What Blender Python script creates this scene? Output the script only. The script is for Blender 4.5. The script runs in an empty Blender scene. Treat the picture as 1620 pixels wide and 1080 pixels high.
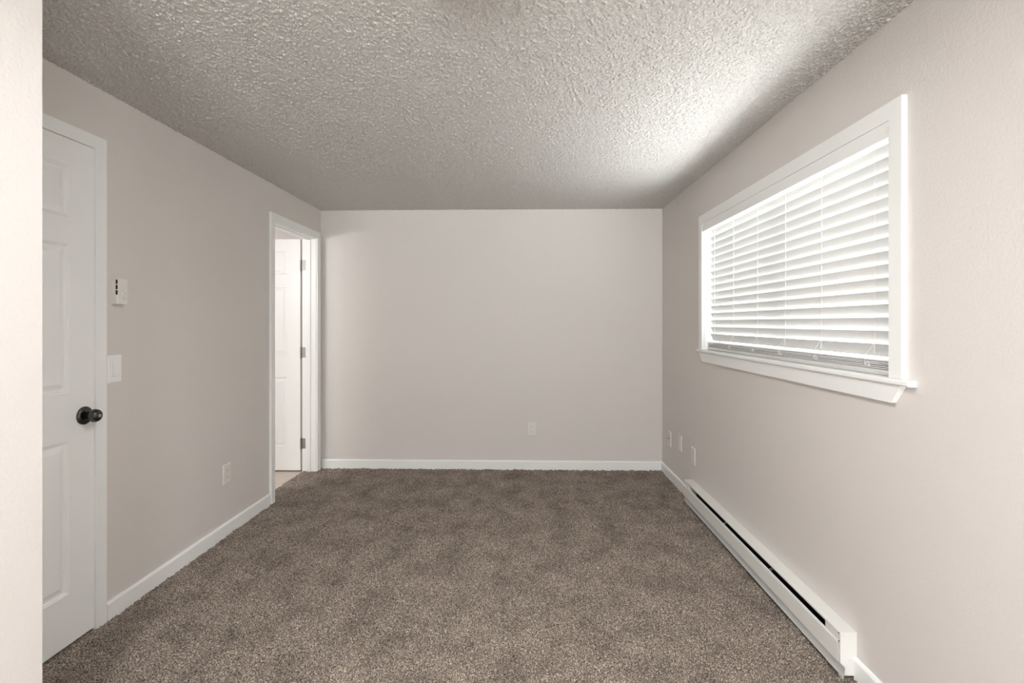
import bpy, bmesh, math, random
import numpy as np
from mathutils import Matrix, Vector

sc = bpy.context.scene
COL = sc.collection
PI = math.pi

# ------------------------------------------------------------------ measures
D = 4.53            # back wall
XL, XR = -1.8385, 1.2216
H = 2.321
CAM_H = 1.3094
WT = 0.12           # interior wall thickness
NEAR_Y = 1.24       # near return wall (far face)
NEAR_X = -1.207     # its exposed side face
REAR_Y = -4.5
VY0, VY1, VZ0, VZ1 = -2.6, -1.5, 1.05, 1.95     # added side window behind the camera, for fill daylight
RX0, RX1, RZ0, RZ1 = -1.05, 1.05, 0.1, 2.1

# ------------------------------------------------------------------ camera
cam_d = bpy.data.cameras.new('camera')
cam = bpy.data.objects.new('camera', cam_d)
COL.objects.link(cam)
cam.location = (0, 0, CAM_H)
cam.rotation_euler = (PI / 2, 0, math.radians(1.4128))
cam_d.sensor_width = 36
cam_d.lens = 802 / 1620 * 36
cam_d.shift_x = 0
cam_d.shift_y = -(540 - 510.2) / 1620
cam_d.clip_start = 0.02
sc.camera = cam

# ------------------------------------------------------------------ world, light, exposure
w = bpy.data.worlds.new('daylight')
sc.world = w
w.use_nodes = True
WORLD = 26.5
bg = w.node_tree.nodes['Background']
# overcast sky above, brighter sunlit paving below the horizon
wn = w.node_tree
tc = wn.nodes.new('ShaderNodeTexCoord')
sx = wn.nodes.new('ShaderNodeSeparateXYZ')
wn.links.new(tc.outputs['Generated'], sx.inputs[0])
wr_ = wn.nodes.new('ShaderNodeValToRGB')
wr_.color_ramp.elements[0].position = 0.46
wr_.color_ramp.elements[0].color = (1.0, 0.995, 0.985, 1)
wr_.color_ramp.elements[1].position = 0.50
wr_.color_ramp.elements[1].color = (0.22, 0.225, 0.23, 1)
ma = wn.nodes.new('ShaderNodeMath')
ma.operation = 'MULTIPLY_ADD'
ma.inputs[1].default_value = 0.5
ma.inputs[2].default_value = 0.5
wn.links.new(sx.outputs['Z'], ma.inputs[0])
wn.links.new(ma.outputs[0], wr_.inputs[0])
wn.links.new(wr_.outputs[0], bg.inputs[0])
bg.inputs[1].default_value = WORLD
sc.view_settings.view_transform = 'Standard'
sc.view_settings.look = 'None'
sc.view_settings.gamma = 1
sc.view_settings.use_curve_mapping = False
sc.view_settings.exposure = 0.16
sc.cycles.use_denoising = True
sc.cycles.max_bounces = 14
sc.cycles.diffuse_bounces = 10
sc.cycles.transparent_max_bounces = 12
sc.cycles.sample_clamp_indirect = 6
LAMP_A = 66.0      # dome over the near end of the room
FILL_B = 440.0      # added fill lamp behind the camera, no known fixture there
LAMP_BATH = 215.0


def portal(name, loc, rot, sx, sy):
    l = bpy.data.lights.new(name, 'AREA')
    l.shape = 'RECTANGLE'
    l.size, l.size_y = sx, sy
    l.cycles.is_portal = True
    o = bpy.data.objects.new(name, l)
    COL.objects.link(o)
    o.location = loc
    o.rotation_euler = rot


portal('window_portal', (XR + 0.16, 2.59, 1.55), (0, PI / 2, 0), 0.9, 1.8)
portal('rear_fill_portal', (0.0, REAR_Y - 0.14, 1.1), (PI / 2, 0, 0), 2.1, 2.0)
portal('side_fill_portal', (XR + 0.16, (VY0 + VY1) / 2, (VZ0 + VZ1) / 2), (0, PI / 2, 0), VZ1 - VZ0, VY1 - VY0)


# ------------------------------------------------------------------ materials
def mat(name, col, rough=0.5, metal=0.0, spec=None):
    m = bpy.data.materials.new(name)
    m.use_nodes = True
    b = m.node_tree.nodes['Principled BSDF']
    b.inputs['Base Color'].default_value = (*col, 1)
    b.inputs['Roughness'].default_value = rough
    b.inputs['Metallic'].default_value = metal
    if spec is not None:
        b.inputs['Specular IOR Level'].default_value = spec
    return m


def N(m, t, **kw):
    n = m.node_tree.nodes.new(t)
    for k, v in kw.items():
        setattr(n, k, v)
    return n


def L(m, a, b):
    m.node_tree.links.new(a, b)


def pos_noise(m, scale, detail=2, rough=0.5, vec=(1, 1, 1)):
    g = N(m, 'ShaderNodeNewGeometry')
    mp = N(m, 'ShaderNodeMapping')
    mp.inputs['Scale'].default_value = vec
    L(m, g.outputs['Position'], mp.inputs['Vector'])
    n = N(m, 'ShaderNodeTexNoise')
    n.inputs['Scale'].default_value = scale
    n.inputs['Detail'].default_value = detail
    n.inputs['Roughness'].default_value = rough
    L(m, mp.outputs['Vector'], n.inputs['Vector'])
    return n


def ramp(m, fac, stops):
    r = N(m, 'ShaderNodeValToRGB')
    e = r.color_ramp.elements
    while len(e) < len(stops):
        e.new(0.5)
    for i, (p, c) in enumerate(stops):
        e[i].position = p
        e[i].color = (*c, 1) if len(c) == 3 else c
    L(m, fac, r.inputs['Fac'])
    return r


def bump(m, height, dist, strength=1.0):
    b = N(m, 'ShaderNodeBump')
    b.inputs['Distance'].default_value = dist
    b.inputs['Strength'].default_value = strength
    L(m, height, b.inputs['Height'])
    L(m, b.outputs['Normal'], m.node_tree.nodes['Principled BSDF'].inputs['Normal'])
    return b


# painted orange-peel drywall
M_WALL = mat('wall_paint', (0.69, 0.657, 0.638), 0.55, spec=0.35)
n1 = pos_noise(M_WALL, 95, 3, 0.55)
r1 = ramp(M_WALL, n1.outputs['Fac'], [(0.42, (0, 0, 0)), (0.66, (1, 1, 1))])
bump(M_WALL, r1.outputs['Color'], 0.0011, 0.35)

# popcorn ceiling
M_CEIL = mat('popcorn_ceiling', (0.615, 0.59, 0.57), 0.8, spec=0.2)
n2 = pos_noise(M_CEIL, 260, 3, 0.6)
bump(M_CEIL, n2.outputs['Fac'], 0.004, 0.9)
n3 = pos_noise(M_CEIL, 230, 2, 0.6)
r3 = ramp(M_CEIL, n3.outputs['Fac'], [(0.38, (0.55, 0.53, 0.515)), (0.62, (0.74, 0.72, 0.705))])
L(M_CEIL, r3.outputs['Color'], M_CEIL.node_tree.nodes['Principled BSDF'].inputs['Base Color'])

M_TRIM = mat('white_trim_paint', (0.87, 0.885, 0.88), 0.35, spec=0.4)
M_DOOR = mat('white_door_paint', (0.87, 0.885, 0.88), 0.32, spec=0.4)
M_PLASTIC = mat('white_plastic', (0.78, 0.76, 0.735), 0.35)
M_OFFWHITE = mat('off_white_plastic', (0.76, 0.73, 0.70), 0.4)
M_DARK = mat('dark_slot', (0.01, 0.01, 0.01), 0.8)
M_MARK = mat('grey_print', (0.25, 0.24, 0.23), 0.6)
M_STEEL = mat('satin_nickel', (0.36, 0.355, 0.34), 0.5, 0.8)
M_BRONZE = mat('dark_pewter', (0.10, 0.095, 0.09), 0.24, 1.0)
M_HEATER = mat('heater_enamel', (0.76, 0.765, 0.74), 0.38, spec=0.4)
M_HEATER_IN = mat('heater_inside', (0.01, 0.01, 0.01), 0.7)
M_FIN = mat('aluminium_fin', (0.5, 0.5, 0.48), 0.4, 1.0)
M_DEFL = mat('shaded_deflector_metal', (0.50, 0.51, 0.50), 0.45)  # deflector grey, with the shade under the front panel put into the colour
M_CORD = mat('white_cord', (0.82, 0.81, 0.79), 0.7)

# translucent blind slats
M_SLAT = bpy.data.materials.new('blind_vinyl')
M_SLAT.use_nodes = True
b = M_SLAT.node_tree.nodes['Principled BSDF']
b.inputs['Base Color'].default_value = (0.69, 0.69, 0.683, 1)
b.inputs['Roughness'].default_value = 0.4
tr = N(M_SLAT, 'ShaderNodeBsdfTranslucent')
tr.inputs['Color'].default_value = (0.86, 0.855, 0.83, 1)
mx = N(M_SLAT, 'ShaderNodeMixShader')
mx.inputs[0].default_value = 0.04
L(M_SLAT, b.outputs[0], mx.inputs[1])
L(M_SLAT, tr.outputs[0], mx.inputs[2])
L(M_SLAT, mx.outputs[0], M_SLAT.node_tree.nodes['Material Output'].inputs['Surface'])

# window glass
M_GLASS = bpy.data.materials.new('window_glass')
M_GLASS.use_nodes = True
nt = M_GLASS.node_tree
nt.nodes.remove(nt.nodes['Principled BSDF'])
t_ = N(M_GLASS, 'ShaderNodeBsdfTransparent')
t_.inputs[0].default_value = (0.94, 0.96, 0.95, 1)
g_ = N(M_GLASS, 'ShaderNodeBsdfGlossy')
g_.inputs['Roughness'].default_value = 0.02
lw = N(M_GLASS, 'ShaderNodeLayerWeight')
lw.inputs['Blend'].default_value = 0.5
pw = N(M_GLASS, 'ShaderNodeMath', operation='POWER')
pw.inputs[1].default_value = 5.0
f_ = N(M_GLASS, 'ShaderNodeMath', operation='MULTIPLY_ADD')
f_.inputs[1].default_value = 0.95
f_.inputs[2].default_value = 0.04
L(M_GLASS, lw.outputs['Facing'], pw.inputs[0])
L(M_GLASS, pw.outputs[0], f_.inputs[0])
mx2 = N(M_GLASS, 'ShaderNodeMixShader')
L(M_GLASS, f_.outputs[0], mx2.inputs[0])
L(M_GLASS, t_.outputs[0], mx2.inputs[1])
L(M_GLASS, g_.outputs[0], mx2.inputs[2])
L(M_GLASS, mx2.outputs[0], nt.nodes['Material Output'].inputs['Surface'])

# carpet: brown flecked twist pile
M_CARPET = mat('carpet_pile', (0.2, 0.17, 0.15), 0.95, spec=0.1)
nf = pos_noise(M_CARPET, 210, 3, 0.65)
rf = ramp(M_CARPET, nf.outputs['Fac'], [(0.38, (0.046, 0.033, 0.024)), (0.47, (0.165, 0.131, 0.104)),
                                        (0.55, (0.35, 0.292, 0.243)), (0.65, (0.68, 0.59, 0.51))])
np_ = pos_noise(M_CARPET, 5.0, 4, 0.6, (1.25, 0.9, 1))
rp = ramp(M_CARPET, np_.outputs['Fac'], [(0.34, (0.70, 0.69, 0.68)), (0.50, (0.97, 0.97, 0.97)), (0.66, (1.16, 1.16, 1.16))])
mm = N(M_CARPET, 'ShaderNodeMix', data_type='RGBA', blend_type='MULTIPLY')
mm.inputs['Factor'].default_value = 1
L(M_CARPET, rf.outputs['Color'], mm.inputs['A'])
L(M_CARPET, rp.outputs['Color'], mm.inputs['B'])
L(M_CARPET, mm.outputs['Result'], M_CARPET.node_tree.nodes['Principled BSDF'].inputs['Base Color'])
nb = pos_noise(M_CARPET, 420, 2, 0.6)
bump(M_CARPET, nb.outputs['Fac'], 0.004, 0.8)
M_CARPET.node_tree.nodes['Principled BSDF'].inputs['Sheen Weight'].default_value = 0.15

# bathroom floor: pale planks
M_VINYL = mat('pale_plank_vinyl', (0.6, 0.52, 0.45), 0.35)
nv = pos_noise(M_VINYL, 9, 4, 0.6, (1, 9, 1))
rv = ramp(M_VINYL, nv.outputs['Fac'], [(0.3, (0.46, 0.39, 0.33)), (0.7, (0.68, 0.61, 0.54))])
L(M_VINYL, rv.outputs['Color'], M_VINYL.node_tree.nodes['Principled BSDF'].inputs['Base Color'])


def emit(name, col, s):
    m = bpy.data.materials.new(name)
    m.use_nodes = True
    b = m.node_tree.nodes['Principled BSDF']
    b.inputs['Base Color'].default_value = (0.8, 0.8, 0.8, 1)
    b.inputs['Emission Color'].default_value = (*col, 1)
    b.inputs['Emission Strength'].default_value = s
    return m


WARM = (1.0, 0.995, 0.985)
M_LAMP_A = emit('lit_opal_glass', WARM, LAMP_A)
M_FILL_B = emit('rear_fill_glow', WARM, FILL_B)
M_BULB = emit('lit_bulb', (1.0, 0.998, 0.99), LAMP_BATH)


# ------------------------------------------------------------------ mesh helpers
def link(name, bm, m, parent=None, smooth=False):
    me = bpy.data.meshes.new(name)
    bmesh.ops.recalc_face_normals(bm, faces=bm.faces[:])
    bm.to_mesh(me)
    bm.free()
    for mm_ in (m if isinstance(m, (list, tuple)) else [m]):
        me.materials.append(mm_)
    if smooth:
        for p in me.polygons:
            p.use_smooth = True
        me.set_sharp_from_angle(angle=math.radians(40))
    o = bpy.data.objects.new(name, me)
    COL.objects.link(o)
    if parent:
        o.parent = parent
    return o


def box(bm, x0, x1, y0, y1, z0, z1, bev=0.0, seg=2, mi=0):
    vs = [bm.verts.new((x, y, z)) for x in (x0, x1) for y in (y0, y1) for z in (z0, z1)]
    idx = [(0, 1, 3, 2), (4, 6, 7, 5), (0, 4, 5, 1), (2, 3, 7, 6), (0, 2, 6, 4), (1, 5, 7, 3)]
    fs = [bm.faces.new([vs[i] for i in f]) for f in idx]
    for f in fs:
        f.material_index = mi
    if bev:
        es = list({e for f in fs for e in f.edges})
        r = bmesh.ops.bevel(bm, geom=es, offset=bev, segments=seg, affect='EDGES', profile=0.5)
        for f in r['faces']:
            f.material_index = mi
    return fs


def prism(bm, pts, axis, a0, a1, mi=0):
    """closed 2D outline swept along an axis. axis 'y': pts are (x, z); 'x': (y, z); 'z': (x, y)"""
    def P(p, a):
        return {'y': (p[0], a, p[1]), 'x': (a, p[0], p[1]), 'z': (p[0], p[1], a)}[axis]
    A = [bm.verts.new(P(p, a0)) for p in pts]
    B = [bm.verts.new(P(p, a1)) for p in pts]
    n = len(pts)
    fs = [bm.faces.new((A[i], A[(i + 1) % n], B[(i + 1) % n], B[i])) for i in range(n)]
    fs.append(bm.faces.new(A[::-1]))
    fs.append(bm.faces.new(B))
    for f in fs:
        f.material_index = mi


def lathe(bm, prof, centre, axis='x', n=40, mi=0):
    """prof: (distance along axis, radius)"""
    rings = []
    for d, r in prof:
        ring = []
        for i in range(n):
            a = 2 * PI * i / n
            u, v = r * math.cos(a), r * math.sin(a)
            p = {'x': (d, u, v), 'z': (u, v, d), 'y': (u, d, v)}[axis]
            ring.append(bm.verts.new(Vector(centre) + Vector(p)))
        rings.append(ring)
    for a, b_ in zip(rings[:-1], rings[1:]):
        for i in range(n):
            f = bm.faces.new((a[i], a[(i + 1) % n], b_[(i + 1) % n], b_[i]))
            f.material_index = mi
    for ring in (rings[0], rings[-1]):
        f = bm.faces.new(ring)
        f.material_index = mi


def tube(bm, pts, r, n=6):
    """a round cord through points"""
    rings = []
    for k, p in enumerate(pts):
        p = Vector(p)
        a = Vector(pts[max(k - 1, 0)])
        c = Vector(pts[min(k + 1, len(pts) - 1)])
        t = (c - a).normalized()
        u = t.cross(Vector((0.31, 0.52, 0.79))).normalized()
        v = t.cross(u)
        rings.append([bm.verts.new(p + r * (math.cos(2 * PI * i / n) * u + math.sin(2 * PI * i / n) * v)) for i in range(n)])
    for a, b_ in zip(rings[:-1], rings[1:]):
        for i in range(n):
            bm.faces.new((a[i], a[(i + 1) % n], b_[(i + 1) % n], b_[i]))
    bm.faces.new(rings[0])
    bm.faces.new(rings[-1])


def empty(name, loc):
    o = bpy.data.objects.new(name, None)
    o.empty_display_size = 0.05
    COL.objects.link(o)
    o.location = loc
    return o


def adopt(parent, *kids):
    """parent parts that were modelled in room coordinates"""
    for k in kids:
        k.parent = parent
        k.matrix_parent_inverse = Matrix.Translation(-Vector(parent.location))


def structure(o, label=None):
    o['kind'] = 'structure'
    if label:
        o['label'] = label
    return o


def thing(o, label, cat, group=None):
    o['label'] = label
    o['category'] = cat
    if group:
        o['group'] = group
    return o


# ------------------------------------------------------------------ floor and ceiling with real relief
def blur(a, k):
    for _ in range(k):
        a = (a + np.roll(a, 1, 0) + np.roll(a, -1, 0)) / 3
        a = (a + np.roll(a, 1, 1) + np.roll(a, -1, 1)) / 3
    return a


def relief(name, x0, x1, y0, y1, z, step, fn, m, flip=False, cut=None):
    nx = int((x1 - x0) / step) + 1
    ny = int((y1 - y0) / step) + 1
    X, Y = np.meshgrid(np.linspace(x0, x1, nx), np.linspace(y0, y1, ny), indexing='ij')
    Z = z + fn(X.shape)
    rng = np.random.default_rng(5)
    X = X + rng.uniform(-.3, .3, X.shape) * step
    Y = Y + rng.uniform(-.3, .3, Y.shape) * step
    co = np.stack([X, Y, Z], -1).reshape(-1, 3).astype(np.float32)
    i = np.arange(nx * ny).reshape(nx, ny)
    q = np.stack([i[:-1, :-1], i[1:, :-1], i[1:, 1:], i[:-1, 1:]], -1).reshape(-1, 4)
    if flip:
        q = q[:, ::-1]
    me = bpy.data.meshes.new(name)
    me.vertices.add(len(co))
    me.vertices.foreach_set('co', co.ravel())
    me.loops.add(q.size)
    me.loops.foreach_set('vertex_index', q.ravel().astype(np.int32))
    me.polygons.add(len(q))
    me.polygons.foreach_set('loop_start', np.arange(0, q.size, 4, dtype=np.int32))
    me.polygons.foreach_set('use_smooth', np.ones(len(q), dtype=bool))
    me.update(calc_edges=True)
    me.materials.append(m)
    o = bpy.data.objects.new(name, me)
    COL.objects.link(o)
    return o


def carpet_h(shape):
    rng = np.random.default_rng(1)
    a = blur(rng.standard_normal(shape), 1)
    a /= a.std()
    b_ = blur(rng.standard_normal(shape), 30)
    b_ /= b_.std()
    return 0.0032 * np.clip(a, -2.2, 2.2) + 0.0012 * b_ - 0.001


def popcorn_h(shape):
    rng = np.random.default_rng(2)
    a = rng.standard_normal(shape)
    a = 0.55 * a + 0.45 * blur(a, 1) * 2.4
    a /= a.std()
    b_ = blur(rng.standard_normal(shape), 3)
    b_ /= b_.std()
    lump = np.clip(a * 0.8 + b_ * 0.4 - 0.1, -0.5, 2.4)
    return -0.0024 * lump


structure(relief('floor', XL - 0.117, XR + 0.0, NEAR_Y - 0.02, D, 0.0, 0.004, carpet_h, M_CARPET))
structure(relief('ceiling', XL, XR, NEAR_Y - 0.02, D, H, 0.003, popcorn_h, M_CEIL, flip=True))

# bathroom door opening, then the part of the room behind the camera
DY0, DY1 = 3.667, 4.425          # bathroom door opening
bm = bmesh.new()
box(bm, NEAR_X - 0.02, XR, REAR_Y, NEAR_Y - 0.02, -0.05, 0.0)
structure(link('floor_entry', bm, M_CARPET))
bm = bmesh.new()
box(bm, NEAR_X - 0.02, XR, REAR_Y, NEAR_Y - 0.02, H, H + 0.05)
structure(link('ceiling_entry', bm, M_CEIL))
bm = bmesh.new()
box(bm, XL - 0.2, XR + 0.2, NEAR_Y - 0.1, D + 0.1, H + 0.02, H + 0.08)
structure(link('ceiling_slab', bm, M_CEIL))

# ------------------------------------------------------------------ walls
Z0, Z1 = -0.06, H + 0.08
# left wall openings: closed door 1 (recess) and bathroom doorway
A0, A1, AZ = 1.36, 2.121, 2.052
BZ = 2.047
bm = bmesh.new()
box(bm, XL - WT, XL, NEAR_Y - 0.2, A0, Z0, Z1)
box(bm, XL - WT, XL, A0, A1 + 0.002, AZ, Z1)
box(bm, XL - WT, XL, A1 + 0.002, DY0 - 0.006, Z0, Z1)
box(bm, XL - WT, XL, DY0 - 0.006, DY1 + 0.008, BZ + 0.008, Z1)
box(bm, XL - WT, XL, DY1 + 0.008, D + 0.12, Z0, Z1)
structure(link('wall_left', bm, M_WALL))
bm = bmesh.new()
box(bm, XL, XR + 0.15, D, D + 0.12, Z0, Z1)
structure(link('wall_back', bm, M_WALL))

# right wall with the window opening
WY0, WY1, WZ0, WZ1 = 1.707, 3.475, 1.108, 1.978
RW = 0.14
bm = bmesh.new()
box(bm, XR, XR + RW, REAR_Y, VY0, Z0, Z1)
box(bm, XR, XR + RW, VY0, VY1, Z0, VZ0)
box(bm, XR, XR + RW, VY0, VY1, VZ1, Z1)
box(bm, XR, XR + RW, VY1, WY0, Z0, Z1)
box(bm, XR, XR + RW, WY1, D, Z0, Z1)
box(bm, XR, XR + RW, WY0, WY1, Z0, WZ0)
box(bm, XR, XR + RW, WY0, WY1, WZ1, Z1)
structure(link('wall_right', bm, M_WALL))

# near return wall beside the camera
bm = bmesh.new()
box(bm, XL, NEAR_X, NEAR_Y - 0.13, NEAR_Y, Z0, Z1)
box(bm, NEAR_X - 0.13, NEAR_X, REAR_Y, NEAR_Y - 0.13, Z0, Z1)
bmesh.ops.remove_doubles(bm, verts=bm.verts, dist=1e-5)
structure(link('wall_near', bm, M_WALL))

# rear wall with an added window, sized for the fill daylight it gives
bm = bmesh.new()
box(bm, NEAR_X - 0.13, RX0, REAR_Y - 0.12, REAR_Y, Z0, Z1)
box(bm, RX1, XR + RW, REAR_Y - 0.12, REAR_Y, Z0, Z1)
box(bm, RX0, RX1, REAR_Y - 0.12, REAR_Y, Z0, RZ0)
box(bm, RX0, RX1, REAR_Y - 0.12, REAR_Y, RZ1, Z1)
structure(link('wall_rear', bm, M_WALL))
wr = structure(empty('fill_window_rear', (0, REAR_Y, RZ0)), 'white framed window added behind the camera for fill daylight')
bm = bmesh.new()
for a in (RX0, -0.025, RX1 - 0.05):
    box(bm, a, a + 0.05, REAR_Y - 0.09, REAR_Y - 0.03, RZ0, RZ1)
box(bm, RX0, RX1, REAR_Y - 0.09, REAR_Y - 0.03, RZ0, RZ0 + 0.05)
box(bm, RX0, RX1, REAR_Y - 0.09, REAR_Y - 0.03, RZ1 - 0.05, RZ1)
adopt(wr, link('window_frame', bm, M_TRIM))
bm = bmesh.new()
box(bm, RX0, RX1, REAR_Y - 0.062, REAR_Y - 0.058, RZ0, RZ1)
adopt(wr, link('window_pane', bm, M_GLASS))
# unseen window added to the right wall to brighten the left wall
wr = structure(empty('fill_window_side', (XR, (VY0 + VY1) / 2, VZ0)), 'white framed window added in the right wall for fill daylight')
bm = bmesh.new()
for a in (VY0, (VY0 + VY1) / 2 - 0.025, VY1 - 0.05):
    box(bm, XR + 0.08, XR + 0.13, a, a + 0.05, VZ0, VZ1)
box(bm, XR + 0.08, XR + 0.13, VY0, VY1, VZ0, VZ0 + 0.05)
box(bm, XR + 0.08, XR + 0.13, VY0, VY1, VZ1 - 0.05, VZ1)
adopt(wr, link('window_frame', bm, M_TRIM))
bm = bmesh.new()
box(bm, XR + 0.103, XR + 0.107, VY0, VY1, VZ0, VZ1)
adopt(wr, link('window_pane', bm, M_GLASS))

# bathroom shell
BX0, BX1, BY0, BY1 = -3.5, XL - WT, 2.3, 4.62
bm = bmesh.new()
box(bm, BX0 - 0.1, BX1, BY1, BY1 + 0.1, Z0, Z1)
box(bm, BX0 - 0.1, BX1, BY0 - 0.1, BY0, Z0, Z1)
box(bm, BX0 - 0.1, BX0, BY0, BY1, Z0, Z1)
structure(link('wall_bathroom', bm, M_WALL))
bm = bmesh.new()
box(bm, BX0, BX1, BY0, BY1, H, H + 0.05)
structure(link('ceiling_bathroom', bm, M_CEIL))
bm = bmesh.new()
box(bm, BX0, XL - 0.117, BY0, BY1, -0.05, -0.004)
structure(link('floor_bathroom', bm, M_VINYL))
bm = bmesh.new()
box(bm, XL - WT - 0.02, XL + 0.001, A0 - 0.05, A1 + 0.05, -0.05, -0.004)
structure(link('floor_closet', bm, M_CARPET))
bm = bmesh.new()
box(bm, XL - 0.2, XR + 0.2, NEAR_Y - 0.1, D + 0.1, -0.09, -0.05)
structure(link('floor_slab', bm, M_VINYL))
# closet box behind door 1, keeps the recess dark and closed
bm = bmesh.new()
box(bm, XL - WT - 0.02, XL - WT, A0 - 0.05, A1 + 0.05, Z0, AZ + 0.1)
structure(link('wall_closet', bm, M_WALL))


# ------------------------------------------------------------------ baseboards
def bb_profile(s):
    return [(0, -0.012), (0.0125 * s, -0.012), (0.0125 * s, 0.070), (0.009 * s, 0.077), (0.006 * s, 0.080), (0, 0.080)]


def baseboard(bm, side, a0, a1):
    if side == 'left':
        prism(bm, [(XL + x, z) for x, z in bb_profile(1)], 'y', a0, a1)
    elif side == 'right':
        prism(bm, [(XR + x, z) for x, z in bb_profile(-1)], 'y', a0, a1)
    elif side == 'back':
        prism(bm, [(D + x, z) for x, z in bb_profile(-1)], 'x', a0, a1)


CB0 = 3.605   # doorway casing outer, near side
bm = bmesh.new()
baseboard(bm, 'left', 2.178, CB0)
structure(link('baseboard_left', bm, M_TRIM))
bm = bmesh.new()
baseboard(bm, 'back', XL + 0.018, XR)
structure(link('baseboard_back', bm, M_TRIM))
HY0, HY1 = 1.893, 3.712     # heater ends
bm = bmesh.new()
baseboard(bm, 'right', HY1, D - 0.0125)
baseboard(bm, 'right', REAR_Y, HY0)
structure(link('baseboard_right', bm, M_TRIM))


# ------------------------------------------------------------------ six-panel doors
def panel_leaf(bm, wd, ht, th, zrows, stile=0.118, mull=0.105):
    """leaf in local axes: x across, y = thickness (front at y=0, looking to -y), z up"""
    pw = (wd - 2 * stile - mull) / 2
    xs = [0, stile, stile + pw, stile + pw + mull, wd - stile, wd]
    zs = [0] + [z for r in zrows for z in r] + [ht]
    for side in (0, 1):
        yb = 0.0 if side == 0 else th
        s = 1 if side == 0 else -1
        for i in range(len(xs) - 1):
            for j in range(len(zs) - 1):
                x0, x1, z0, z1 = xs[i], xs[i + 1], zs[j], zs[j + 1]
                pan = i in (1, 3) and j % 2 == 1
                if not pan:
                    bm.faces.new([bm.verts.new(p) for p in ((x0, yb, z0), (x1, yb, z0), (x1, yb, z1), (x0, yb, z1))])
                    continue
                rings = [(0, 0), (0.003, 0.0035), (0.007, 0.0035), (0.012, 0.009), (0.019, 0.009), (0.040, 0.0035)]
                prev = None
                for ins, dep in rings:
                    r = [bm.verts.new((x, yb + s * dep, z)) for x, z in
                         ((x0 + ins, z0 + ins), (x1 - ins, z0 + ins), (x1 - ins, z1 - ins), (x0 + ins, z1 - ins))]
                    if prev:
                        for k in range(4):
                            bm.faces.new((prev[k], prev[(k + 1) % 4], r[(k + 1) % 4], r[k]))
                    prev = r
                bm.faces.new(prev)
    # rim
    for a, b_ in (((0, 0), (wd, 0)), ((wd, 0), (wd, ht)), ((wd, ht), (0, ht)), ((0, ht), (0, 0))):
        bm.faces.new([bm.verts.new(p) for p in ((a[0], 0, a[1]), (b_[0], 0, b_[1]), (b_[0], th, b_[1]), (a[0], th, a[1]))])
    bmesh.ops.remove_doubles(bm, verts=bm.verts, dist=1e-5)


ROWS = [(0.205, 0.822), (1.016, 1.616), (1.726, 1.932)]


def casing(bm, x, out, y0, y1, ztop, wdt=0.057, t=0.014, zb=-0.012):
    """flat casing with a small back band around an opening y0..y1 on wall plane x, growing to +out"""
    x1 = x + out * t
    x2 = x + out * (t + 0.003)
    lo, hi = min(x, x1), max(x, x1)
    l2, h2 = min(x, x2), max(x, x2)
    box(bm, lo, hi, y0 - wdt, y0, zb, ztop + wdt, 0.0012, 1)
    box(bm, lo, hi, y1, y1 + wdt, zb, ztop + wdt, 0.0012, 1)
    box(bm, lo, hi, y0 - 0.001, y1 + 0.001, ztop, ztop + wdt, 0.0012, 1)


# --- door 1 (closed, near the camera on the left wall)
d1 = structure(empty('door_1', (XL, 1.74, 0)), 'white closed six-panel door with dark knob on the left wall')
bm = bmesh.new()
LW = 0.7575
panel_leaf(bm, LW, 2.0405, 0.035, ROWS)
bm.transform(Matrix.Translation((XL + 0.0, A0 + 0.003, 0.010)) @ Matrix.Rotation(PI / 2, 4, 'Z'))
leaf1 = link('door_leaf', bm, M_DOOR)
bm = bmesh.new()
casing(bm, XL, 1, A0, A1, AZ, 0.055, 0.011)
cas1 = link('door_casing', bm, M_TRIM)
bm = bmesh.new()
box(bm, XL - WT, XL - 0.0005, A0 - 0.004, A0 + 0.0005, 0, AZ)
box(bm, XL - WT, XL - 0.0005, A1 - 0.0005, A1 + 0.004, 0, AZ)
jam1 = link('door_jamb', bm, M_TRIM)
adopt(d1, leaf1, cas1, jam1)
KY, KZ = 2.072, 0.922
kx = XL + 0.0
bm = bmesh.new()
lathe(bm, [(0.000, 0.0375), (0.004, 0.0378), (0.008, 0.0355), (0.011, 0.029), (0.0125, 0.020), (0.013, 0.0145),
           (0.030, 0.0125), (0.034, 0.0135)], (kx, KY, KZ), 'x', 48)
rose = link('door_knob', bm, M_BRONZE, smooth=True)
rose['label'] = 'dark pewter door knob with round rosette'
bm = bmesh.new()
lathe(bm, [(0.032, 0.012), (0.034, 0.0195), (0.0375, 0.0245), (0.042, 0.0270), (0.047, 0.0272), (0.0475, 0.0262), (0.0495, 0.0262), (0.050, 0.0268),
           (0.056, 0.0255), (0.061, 0.0225), (0.0645, 0.018), (0.0662, 0.0125), (0.0662, 0.0095), (0.0635, 0.009), (0.0635, 0.002)],
      (kx, KY, KZ), 'x', 48)
grip = link('knob_grip', bm, M_BRONZE, smooth=True)
bm = bmesh.new()
lathe(bm, [(0.062, 0.0068), (0.069, 0.0068), (0.0702, 0.0055)], (kx, KY, KZ), 'x', 24)
box(bm, kx + 0.0695, kx + 0.0725, KY - 0.0045, KY + 0.0045, KZ - 0.0014, KZ + 0.0014, 0.0005, 1)
lock = link('lock_button', bm, M_STEEL, smooth=True)
adopt(d1, rose)
for o in (grip, lock):
    o.parent = rose

# --- door 2 (open into the bathroom)
d2 = structure(empty('door_2', (XL, 4.05, 0)), 'white bathroom doorway with its six-panel door swung open')
CW = 0.057
bm = bmesh.new()
casing(bm, XL, 1, DY0 + 0.0, DY1 + 0.005, BZ + 0.005, CW + 0.001, 0.014)
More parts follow.
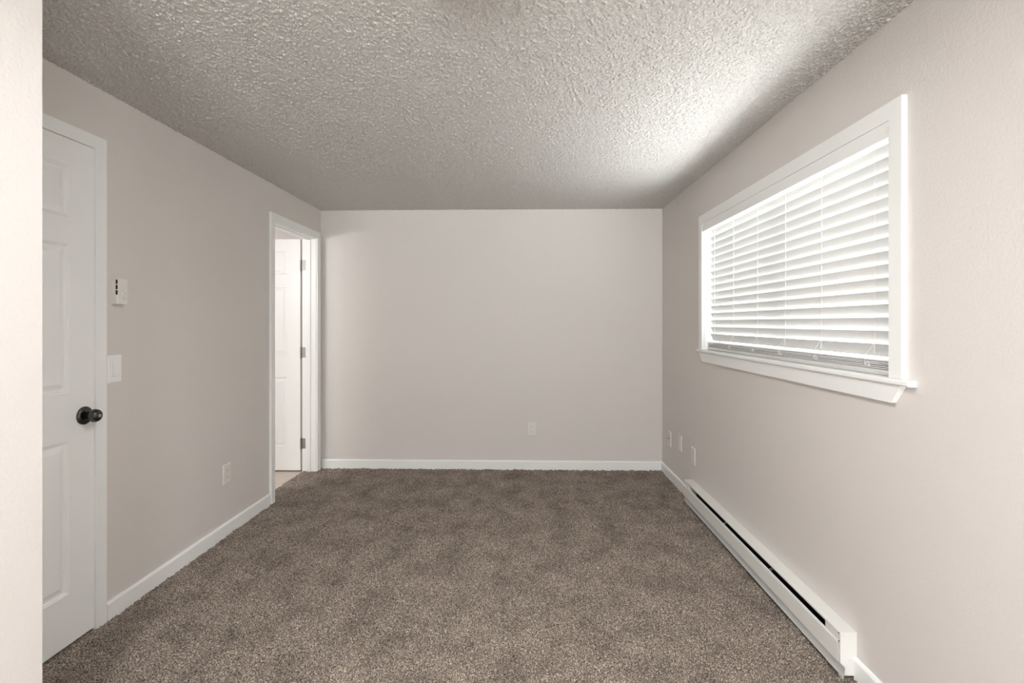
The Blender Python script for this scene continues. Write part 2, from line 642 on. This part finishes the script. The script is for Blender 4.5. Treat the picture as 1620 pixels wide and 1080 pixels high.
# back band line on the casing face
for y in (DY0 - CW - 0.002, ):
    box(bm, XL, XL + 0.018, y, y + 0.012, -0.012, BZ + CW + 0.006, 0.001, 1)
box(bm, XL, XL + 0.018, DY1 + CW - 0.005, DY1 + CW + 0.006, -0.012, BZ + CW + 0.006, 0.001, 1)
cas2 = link('door_casing', bm, M_TRIM)
bm = bmesh.new()
box(bm, XL - WT - 0.002, XL + 0.001, DY0 - 0.012, DY0 + 0.002, -0.012, BZ + 0.01)
box(bm, XL - WT - 0.002, XL + 0.001, DY1, DY1 + 0.016, -0.012, BZ + 0.01)
box(bm, XL - WT - 0.002, XL + 0.001, DY0, DY1, BZ, BZ + 0.014)
jam2 = link('door_jamb', bm, M_TRIM)
bm = bmesh.new()
sx0, sx1 = XL - 0.080, XL - 0.045
box(bm, sx0, sx1, DY0 + 0.002, DY0 + 0.012, -0.012, BZ, 0.0015, 1)
box(bm, sx0, sx1, DY1 - 0.010, DY1, -0.012, BZ, 0.0015, 1)
box(bm, sx0, sx1, DY0 + 0.012, DY1 - 0.010, BZ - 0.010, BZ, 0.0015, 1)
stp2 = link('door_stop', bm, M_TRIM)
bm = bmesh.new()
panel_leaf(bm, 0.755, 2.037, 0.035, ROWS)
HX = XL - WT - 0.012
bm.transform(Matrix.Translation((HX - 0.006 - 0.755, DY1 - 0.002, 0.008)))
leaf2 = link('door_leaf', bm, M_DOOR)
adopt(d2, cas2, jam2, stp2, leaf2)
for hz in (0.245, 1.047, 1.815):
    bm = bmesh.new()
    y = DY1 - 0.0012
    box(bm, XL - WT - 0.004, XL - WT + 0.028, y - 0.0012, y + 0.0005, hz - 0.045, hz + 0.045, 0.0005, 1)
    box(bm, HX - 0.0065, HX + 0.002, y - 0.0015, y + 0.034, hz - 0.045, hz + 0.045, 0.0005, 1)
    hg = link('hinge', bm, M_STEEL)
    hg['label'] = 'satin nickel hinge'
    bm = bmesh.new()
    prof = [(-0.049, 0.003), (-0.047, 0.0058)]
    for k in range(5):
        z = -0.045 + k * 0.018
        prof += [(z + 0.0002, 0.0066), (z + 0.0172, 0.0066), (z + 0.0175, 0.0056)]
    prof += [(0.047, 0.0058), (0.049, 0.003)]
    lathe(bm, prof, (HX + 0.001, DY1 - 0.009, hz), 'z', 16)
    kn = link('hinge_knuckle', bm, M_STEEL, smooth=True)
    adopt(d2, hg)
    kn.parent = hg

# ------------------------------------------------------------------ window 1
w1 = structure(empty('window_1', (XR, 2.59, WZ0)), 'wide white trimmed window with closed horizontal blinds')
bm = bmesh.new()
ct = 0.019
box(bm, XR - ct, XR, WY0 - 0.060, WY0, 1.127, WZ1 + 0.060, 0.002, 2)
box(bm, XR - ct, XR, WY1, WY1 + 0.060, 1.127, WZ1 + 0.060, 0.002, 2)
box(bm, XR - ct, XR, WY0 - 0.001, WY1 + 0.001, WZ1, WZ1 + 0.060, 0.002, 2)
wc = link('window_casing', bm, M_TRIM)
bm = bmesh.new()
# stool with eased nose and small ears
sf = XR - 0.030
prof = [(sf + 0.004, 1.108), (sf, 1.112), (sf, 1.123), (sf + 0.004, 1.127), (XR + 0.0, 1.127), (XR + 0.0, 1.108)]
prism(bm, prof, 'y', WY0 - 0.098, WY1 + 0.085)
box(bm, XR - 0.001, XR + 0.10, WY0, WY1, 1.108, 1.127)
ws = link('window_stool', bm, M_TRIM)
bm = bmesh.new()
prism(bm, [(1.651, 1.108), (1.697, 1.046), (3.473, 1.046), (3.533, 1.108)], 'x', XR - 0.018, XR - 0.0)
wa = link('window_apron', bm, M_TRIM)
bm = bmesh.new()
box(bm, XR - 0.001, XR + RW, WY0 - 0.004, WY0 + 0.004, 1.12, WZ1)
box(bm, XR - 0.001, XR + RW, WY1 - 0.004, WY1 + 0.004, 1.12, WZ1)
box(bm, XR - 0.001, XR + RW, WY0, WY1, WZ1 - 0.004, WZ1 + 0.004)
box(bm, XR + 0.09, XR + RW, WY0, WY1, 1.10, 1.127)
wj = link('window_jamb', bm, M_TRIM)
bm = bmesh.new()
fx0, fx1 = XR + 0.095, XR + 0.135
ym = (WY0 + WY1) / 2
for a, b_ in ((WY0 + .004, WY0 + 0.05), (ym - 0.025, ym + 0.025), (WY1 - 0.05, WY1 - .004)):
    box(bm, fx0, fx1, a, b_, 1.127, WZ1 - .004, 0.003, 1)
box(bm, fx0 + .001, fx1 - .001, WY0 + .004, WY1 - .004, 1.127, 1.177, 0.003, 1)
box(bm, fx0 + .001, fx1 - .001, WY0 + .004, WY1 - .004, WZ1 - 0.05, WZ1 - .004, 0.003, 1)
wf = link('window_frame', bm, M_TRIM)
bm = bmesh.new()
box(bm, XR + 0.113, XR + 0.117, WY0 + 0.03, WY1 - 0.03, 1.15, WZ1 - 0.03)
wp = link('window_pane', bm, M_GLASS)
adopt(w1, wc, ws, wa, wj, wf, wp)

# ------------------------------------------------------------------ blind
BLY0, BLY1 = WY0 + 0.010, WY1 - 0.022
bl = thing(empty('window_blind', (XR + 0.04, 2.59, 1.978)),
           'closed white horizontal slat blind hanging in the white trimmed window', 'blind')
CX = XR + 0.040
SW = 0.0495
TILT = math.radians(68)


def slat_profile(cx, cz, tilt, wd=SW, th=0.0016, crown=0.0022, n=8):
    """top edge towards the room (-x), bottom edge towards the glass, crown outward/up"""
    top, bot = [], []
    for i in range(n + 1):
        t = i / n - 0.5
        u = t * wd
        c_ = crown * (1 - (2 * t) ** 2)
        for lst, off in ((top, th / 2), (bot, -th / 2)):
            v = c_ + off
            # local u axis points from room side/top to glass side/bottom
            x = cx + u * math.cos(tilt) + v * math.sin(tilt)
            z = cz - u * math.sin(tilt) + v * math.cos(tilt)
            lst.append((x, z))
    return top + bot[::-1]


def add_slat(cx, cz, tilt, crown=0.0022, th=0.0016):
    bm = bmesh.new()
    prism(bm, slat_profile(cx, cz, tilt, th=th, crown=crown), 'y', BLY0, BLY1)
    o = link('slat', bm, M_SLAT, smooth=True)
    adopt(bl, o)
    return o


PITCH = 0.0462
half = SW / 2 * math.sin(TILT)
for k in range(16):
    add_slat(CX, 1.234 + 0.001 + k * PITCH - half + 0.0, TILT)
# spare slats lying together on the bottom rail
for k in range(5):
    add_slat(CX + random.Random(k).uniform(-.0015, .0015), 1.1505 + k * 0.0059, math.radians(2 + 1.5 * k), crown=0.001, th=0.0042)
bm = bmesh.new()
prism(bm, [(CX - .024, 1.1285), (CX + .024, 1.1285), (CX + .0265, 1.137), (CX + .0255, 1.1455), (CX + .022, 1.1475),
           (CX - .022, 1.1475), (CX - .0255, 1.1455), (CX - .0265, 1.137)], 'y', BLY0, BLY1)
br = link('bottom_rail', bm, M_SLAT)
bm = bmesh.new()
box(bm, XR + 0.014, XR + 0.066, BLY0, BLY1, 1.9288, 1.973, 0.002, 1)
hr = link('headrail', bm, M_TRIM)
bm = bmesh.new()
prism(bm, [(XR - 0.008, 1.9772), (XR - 0.008, 1.922), (XR - 0.011, 1.9215), (XR - 0.0155, 1.925), (XR - 0.0162, 1.930), (XR - 0.0162, 1.9772)],
      'y', WY0 + 0.003, WY1 - 0.003)
for yy in (WY0 + 0.003, WY1 - 0.009):
    box(bm, XR - 0.008, XR + 0.014, yy, yy + 0.006, 1.926, 1.974)
va = link('valance', bm, M_TRIM)
bm = bmesh.new()
box(bm, XR - 0.0185, XR - 0.0155, WY0 + 0.004, WY0 + 0.013, 1.940, 1.958, 0.0008, 1)
vc = link('valance_clip', bm, M_CORD)
adopt(bl, br, hr, va, vc)
LAD = [1.84, 2.164, 2.462, 2.753, 3.067, 3.37]
for y in LAD:
    bm = bmesh.new()
    xf = CX - SW / 2 * math.cos(TILT) - 0.0025
    zs = 1.936
    pts = []
    z = 1.16
    while z < zs:
        pts.append((xf, y, z))
        z += 0.04
    pts.append((xf, y, zs))
    tube(bm, pts, 0.00045, 5)
    tube(bm, [(CX + SW / 2 * math.cos(TILT) + 0.003, y, 1.16), (CX + SW / 2 * math.cos(TILT) + 0.003, y, zs)], 0.00045, 5)
    for k in range(16):
        ztop = 1.235 + k * PITCH
        # rung below each slat, from the front cord down to the back cord
        tube(bm, [(xf, y + 0.001, ztop - 0.001), (CX - 0.0035, y + 0.012, ztop - half - 0.004),
                  (CX + SW / 2 * math.cos(TILT) - 0.004, y + 0.020, ztop - 2 * half + 0.004)], 0.0006, 5)
    lc = link('ladder_cord', bm, M_CORD, smooth=True)
    adopt(bl, lc)
# knotted cord tails hanging in front of the bottom slat
for y in LAD[:5]:
    bm = bmesh.new()
    xk = CX - SW / 2 * math.cos(TILT) - 0.004
    xs_ = CX - 0.031
    rr = random.Random(int(y * 1000))
    tube(bm, [(xk, y, 1.236), (xs_ + .004, y + 0.016, 1.205), (xs_, y + 0.024, 1.188), (xs_ - .001, y + 0.020, 1.170), (xs_ - .001, y + 0.004, 1.156),
              (xs_ - .001, y - 0.006, 1.152), (xs_ - .001, y - 0.002, 1.165), (xs_, y + .012, 1.172)], 0.0009, 6)
    tube(bm, [(xk, y, 1.236), (xs_ + .006, y - 0.014, 1.203)], 0.0009, 6)
    for q in range(3):
        a0 = rr.uniform(0, 6)
        rad = 0.008 + 0.003 * q
        loop = [(xs_ - 0.002 - 0.001 * q, y + 0.008 + rad * math.cos(a0 + t), 1.163 + 0.6 * rad * math.sin(a0 + t)) for t in np.linspace(0, 5.6, 14)]
        tube(bm, loop, 0.0008, 6)
    ck = link('lift_cord', bm, M_CORD, smooth=True)
    adopt(bl, ck)

# ------------------------------------------------------------------ baseboard heater
ht_ = thing(empty('baseboard_heater', (XR, (HY0 + HY1) / 2, 0)),
            'long white electric baseboard heater with black slot under the window', 'heater')
S0, S1 = 1.988, 3.612      # slot ends
XF = XR - 0.0615           # face of the housing
t = 0.0015
bm = bmesh.new()
# back plate, top plate with short front drop
box(bm, XR - 0.003, XR - 0.0005, HY0, HY1, 0.012, 0.170)
prism(bm, [(XR - 0.0005, 0.172), (XF + 0.001, 0.1705), (XF - 0.0005, 0.169), (XF - 0.0005, 0.163), (XF + 0.001, 0.163),
           (XF + 0.0022, 0.1685), (XR - 0.0005, 0.170)], 'y', HY0, HY1)
hs = link('heater_housing', bm, M_HEATER)
bm = bmesh.new()
# wiring boxes at both ends (inset a hair behind the front panel)
box(bm, XF + 0.001, XR - 0.003, HY0, S0, 0.012, 0.1695, 0.0008, 1)
adopt(ht_, link('end_cap', bm, M_HEATER))
bm = bmesh.new()
box(bm, XF + 0.001, XR - 0.003, S1, HY1, 0.012, 0.1695, 0.0008, 1)
he = link('end_cap', bm, M_HEATER)
bm = bmesh.new()
# knockout on the near end
box(bm, XR - 0.030, XR - 0.014, HY0 - 0.0008, HY0 + 0.001, 0.062, 0.0755, 0.0005, 1)
hk = link('knockout', bm, M_HEATER)
bm = bmesh.new()
# front panel with rolled upper lip
prism(bm, [(XF - 0.004, 0.058), (XF - 0.004, 0.129), (XF - 0.002, 0.1325), (XF + 0.004, 0.1345), (XF + 0.0045, 0.133),
           (XF - 0.0008, 0.1305), (XF - 0.0022, 0.128), (XF - 0.0022, 0.058)], 'y', HY0 + 0.010, HY1 - 0.012)
hf = link('front_panel', bm, M_HEATER)
bm = bmesh.new()
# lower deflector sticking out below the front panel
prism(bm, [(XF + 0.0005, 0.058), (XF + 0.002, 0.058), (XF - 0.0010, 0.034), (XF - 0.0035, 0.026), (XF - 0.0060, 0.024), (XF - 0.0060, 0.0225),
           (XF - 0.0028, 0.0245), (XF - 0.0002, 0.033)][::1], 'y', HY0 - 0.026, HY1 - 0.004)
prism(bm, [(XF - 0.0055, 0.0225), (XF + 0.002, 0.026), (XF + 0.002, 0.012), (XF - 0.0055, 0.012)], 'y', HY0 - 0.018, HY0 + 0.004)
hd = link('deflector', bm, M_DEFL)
bm = bmesh.new()
box(bm, XR - 0.0075, XR - 0.0035, S0, S1, 0.014, 0.169)
box(bm, XF + 0.004, XR - 0.0075, S0, S1, 0.013, 0.016)
box(bm, XF + 0.0035, XR - 0.004, S0 + .0003, S0 + 0.001, 0.016, 0.169)
box(bm, XF + 0.0035, XR - 0.004, S0 + .0015, S1 - .03, 0.1665, 0.1685)
hi_ = link('heater_interior', bm, M_HEATER_IN)
bm = bmesh.new()
for k in range(150):
    y = S0 + 0.05 + k * (S1 - S0 - 0.1) / 149
    box(bm, XF + 0.012, XR - 0.015, y, y + 0.0006, 0.045, 0.098)
hn = link('heating_fins', bm, M_HEATER_IN)
adopt(ht_, hs, he, hk, hf, hd, hi_, hn)
for y in (2.43, 2.985):
    bm = bmesh.new()
    prism(bm, [(XF + 0.002, 0.128), (XF + 0.004, 0.139), (XF + 0.012, 0.143), (XR - 0.006, 0.150), (XR - 0.006, 0.146), (XF + 0.013, 0.139), (XF + 0.006, 0.128)],
          'y', y, y + 0.014)
    hb = link('bracket', bm, M_FIN)
    adopt(ht_, hb)
for z in (0.166, 0.136):
    bm = bmesh.new()
    box(bm, XF - 0.0030, XF + 0.002, HY0 + 0.005, HY0 + 0.0075, z - 0.002, z + 0.001)
    adopt(ht_, link('panel_gap', bm, M_DARK))
for y in (HY0 + 0.018, HY1 - 0.03):
    bm = bmesh.new()
    lathe(bm, [(-0.0045, 0.002), (-0.004, 0.003), (0.002, 0.003)], (XF, y, 0.0555), 'x', 10)
    adopt(ht_, link('panel_screw', bm, M_FIN))


# ------------------------------------------------------------------ wall plates
# each is modelled facing +x at the origin, then turned onto its wall
def plate_mesh(bm, wd=0.079, hh=0.123, t=0.0065):
    # bevelled cover plate
    a, b_ = wd / 2, hh / 2
    rings = [(0.0, 0, 0), (0.0025, 0.0, 0.0), (t, 0.005, 0.005)]
    prev = None
    for x, ia, ib in rings:
        r = [bm.verts.new((x, y, z)) for y, z in ((-a + ia, -b_ + ib), (a - ia, -b_ + ib), (a - ia, b_ - ib), (-a + ia, b_ - ib))]
        if prev:
            for k in range(4):
                bm.faces.new((prev[k], prev[(k + 1) % 4], r[(k + 1) % 4], r[k]))
        prev = r
    bm.faces.new(prev)


def rounded(bm, x0, x1, wy, hz, cz, flat=0.0115, n=24, mi=0):
    """receptacle face: circle cut flat top and bottom"""
    pts = []
    for i in range(n):
        a = 2 * PI * i / n
        pts.append((wy * math.cos(a), cz + max(-hz, min(hz, wy * math.sin(a)))))
    prism(bm, pts, 'x', x0, x1, mi)


def plate(kind, name, loc, rz, label, cat, group=None, m=None):
    m = m or M_OFFWHITE
    root = thing(empty(name, loc), label, cat, group)
    root.rotation_euler = (0, 0, rz)
    bm = bmesh.new()
    plate_mesh(bm)
    link('cover_plate', bm, m, root)
    if kind == 'duplex':
        for cz in (0.0195, -0.0195):
            bm = bmesh.new()
            rounded(bm, 0.004, 0.0078, 0.0172, 0.0138, cz)
            rc = link('receptacle', bm, m, root, smooth=True)
            bm = bmesh.new()
            box(bm, 0.0074, 0.0080, -0.0075, -0.0053, cz - 0.001, cz + 0.0075)
            box(bm, 0.0074, 0.0080, 0.0053, 0.0075, cz - 0.001, cz + 0.0062)
            lathe(bm, [(0.0074, 0.0025), (0.0080, 0.0025)], (0, 0, cz - 0.0075), 'x', 12)
            link('socket_slots', bm, M_MARK, rc)
        bm = bmesh.new()
        lathe(bm, [(0.006, 0.0035), (0.0073, 0.0032), (0.0076, 0.002)], (0, 0, 0), 'x', 14)
        link('screw', bm, m, root, smooth=True)
    elif kind == 'coax':
        bm = bmesh.new()
        lathe(bm, [(0.006, 0.0062), (0.0095, 0.0062), (0.0096, 0.0048), (0.018, 0.0046), (0.0182, 0.003), (0.0172, 0.002)], (0, 0, 0.001), 'x', 18)
        link('cable_connector', bm, M_MARK, root, smooth=True)
        for z in (0.042, -0.042):
            bm = bmesh.new()
            lathe(bm, [(0.006, 0.0033), (0.0073, 0.0030), (0.0076, 0.002)], (0, 0, z), 'x', 14)
            link('screw', bm, m, root, smooth=True)
    elif kind == 'blank':
        for z in (0.030, -0.030):
            bm = bmesh.new()
            lathe(bm, [(0.006, 0.0033), (0.0073, 0.0030), (0.0076, 0.002)], (0, 0, z), 'x', 14)
            link('screw', bm, m, root, smooth=True)
    return root


plate('duplex', 'wall_outlet', (XL, 3.0845, 0.378), 0, 'white outlet low on the wall between the closed door and the doorway', 'outlet')
plate('duplex', 'wall_outlet', (0.0635, D, 0.361), -PI / 2, 'white outlet alone on the back wall above the baseboard', 'outlet')
plate('duplex', 'wall_outlet', (XR, 3.695, 0.345), PI, 'white outlet on the window wall just above the far end of the heater', 'outlet')
plate('blank', 'blank_wall_plate', (XR, 4.004, 0.370), PI, 'plain white cover plate between the cable plate and the outlet on the window wall', 'wall plate')
plate('coax', 'cable_wall_plate', (XR, 4.292, 0.334), PI, 'white plate with dark cable connector on the window wall beside the far corner', 'wall plate')

# light switch
sw = thing(empty('light_switch', (XL, 2.2265, 1.1015)), 'white rocker light switch right beside the closed door casing', 'switch')
bm = bmesh.new()
plate_mesh(bm, 0.077, 0.123, 0.006)
link('cover_plate', bm, M_TRIM, sw)
bm = bmesh.new()
# rocker frame and paddle tipped in at the top
box(bm, 0.004, 0.0068, -0.0168, 0.0168, -0.0335, 0.0335, 0.0006, 1)
link('switch_frame', bm, M_TRIM, sw)
bm = bmesh.new()
prism(bm, [(0.0055, 0.0315), (0.0072, 0.0315), (0.0085, 0.0), (0.0122, -0.0300), (0.0055, -0.0315)], 'y', -0.015, 0.015)
link('rocker', bm, M_TRIM, sw)

# thermostat
th_ = thing(empty('thermostat', (XL, 2.2435, 1.4495)), 'small white wall thermostat with a dial above the light switch', 'thermostat')
bm = bmesh.new()
prism(bm, [(0, -0.0325), (0.020, -0.0325), (0.0255, -0.0300), (0.0275, -0.024), (0.0275, 0.026), (0.024, 0.0315), (0, 0.0325)], 'z', -0.057, 0.0565)
link('thermostat_body', bm, M_PLASTIC, th_)
bm = bmesh.new()
lathe(bm, [(0.027, 0.0195), (0.0318, 0.0190), (0.0330, 0.0178)], (0, 0.008, -0.0195), 'x', 36)
dl = link('dial', bm, M_PLASTIC, th_, smooth=True)
bm = bmesh.new()
for k in range(7):
    a = math.radians(-60 + k * 50)
    cy, cz = 0.008 + 0.0128 * math.cos(a), -0.0195 + 0.0128 * math.sin(a)
    box(bm, 0.0328, 0.0333, cy - 0.0013, cy + 0.0013, cz - 0.0015, cz + 0.0015)
dm = link('dial_marks', bm, M_MARK, dl)
bm = bmesh.new()
for k in range(3):
    z = 0.051 - k * 0.0235
    box(bm, 0.0205, 0.0262, -0.0328, -0.0288, z - 0.019, z)
link('vent_slot', bm, M_DARK, th_)

# ------------------------------------------------------------------ lamps
def drum(name, x, y, m, label):
    r = thing(empty(name, (x, y, H)), label, 'ceiling light')
    bm = bmesh.new()
    lathe(bm, [(0.0, 0.165), (-0.070, 0.165), (-0.072, 0.163), (-0.072, 0.160), (-0.056, 0.160), (-0.056, 0.02)], (0, 0, 0), 'z', 48)
    link('lamp_base', bm, M_TRIM, r, smooth=True)
    bm = bmesh.new()
    lathe(bm, [(-0.0565, 0.158), (-0.064, 0.157), (-0.066, 0.150), (-0.067, 0.02)], (0, 0, 0), 'z', 48)
    link('lamp_diffuser', bm, m, r, smooth=True)
    return r


drum('unseen_ceiling_light', -0.12, 1.28, M_LAMP_A, 'round drum ceiling light with white rim above the near end of the room')
drum('unseen_ceiling_light', 0.05, -1.3, M_FILL_B, 'added fill light, round drum with white rim behind the camera')

vl = thing(empty('vanity_light', (-2.62, BY0, 1.82)), 'bar light with three globes on the bathroom wall', 'wall light')
bm = bmesh.new()
box(bm, -0.28, 0.28, 0.0, 0.03, -0.05, 0.05, 0.004, 2)
link('back_plate', bm, M_STEEL, vl)
for x in (-0.19, 0.0, 0.19):
    bm = bmesh.new()
    bmesh.ops.create_uvsphere(bm, u_segments=24, v_segments=14, radius=0.045)
    bm.transform(Matrix.Translation((x, 0.085, 0)))
    link('bulb', bm, M_BULB, vl, smooth=True)
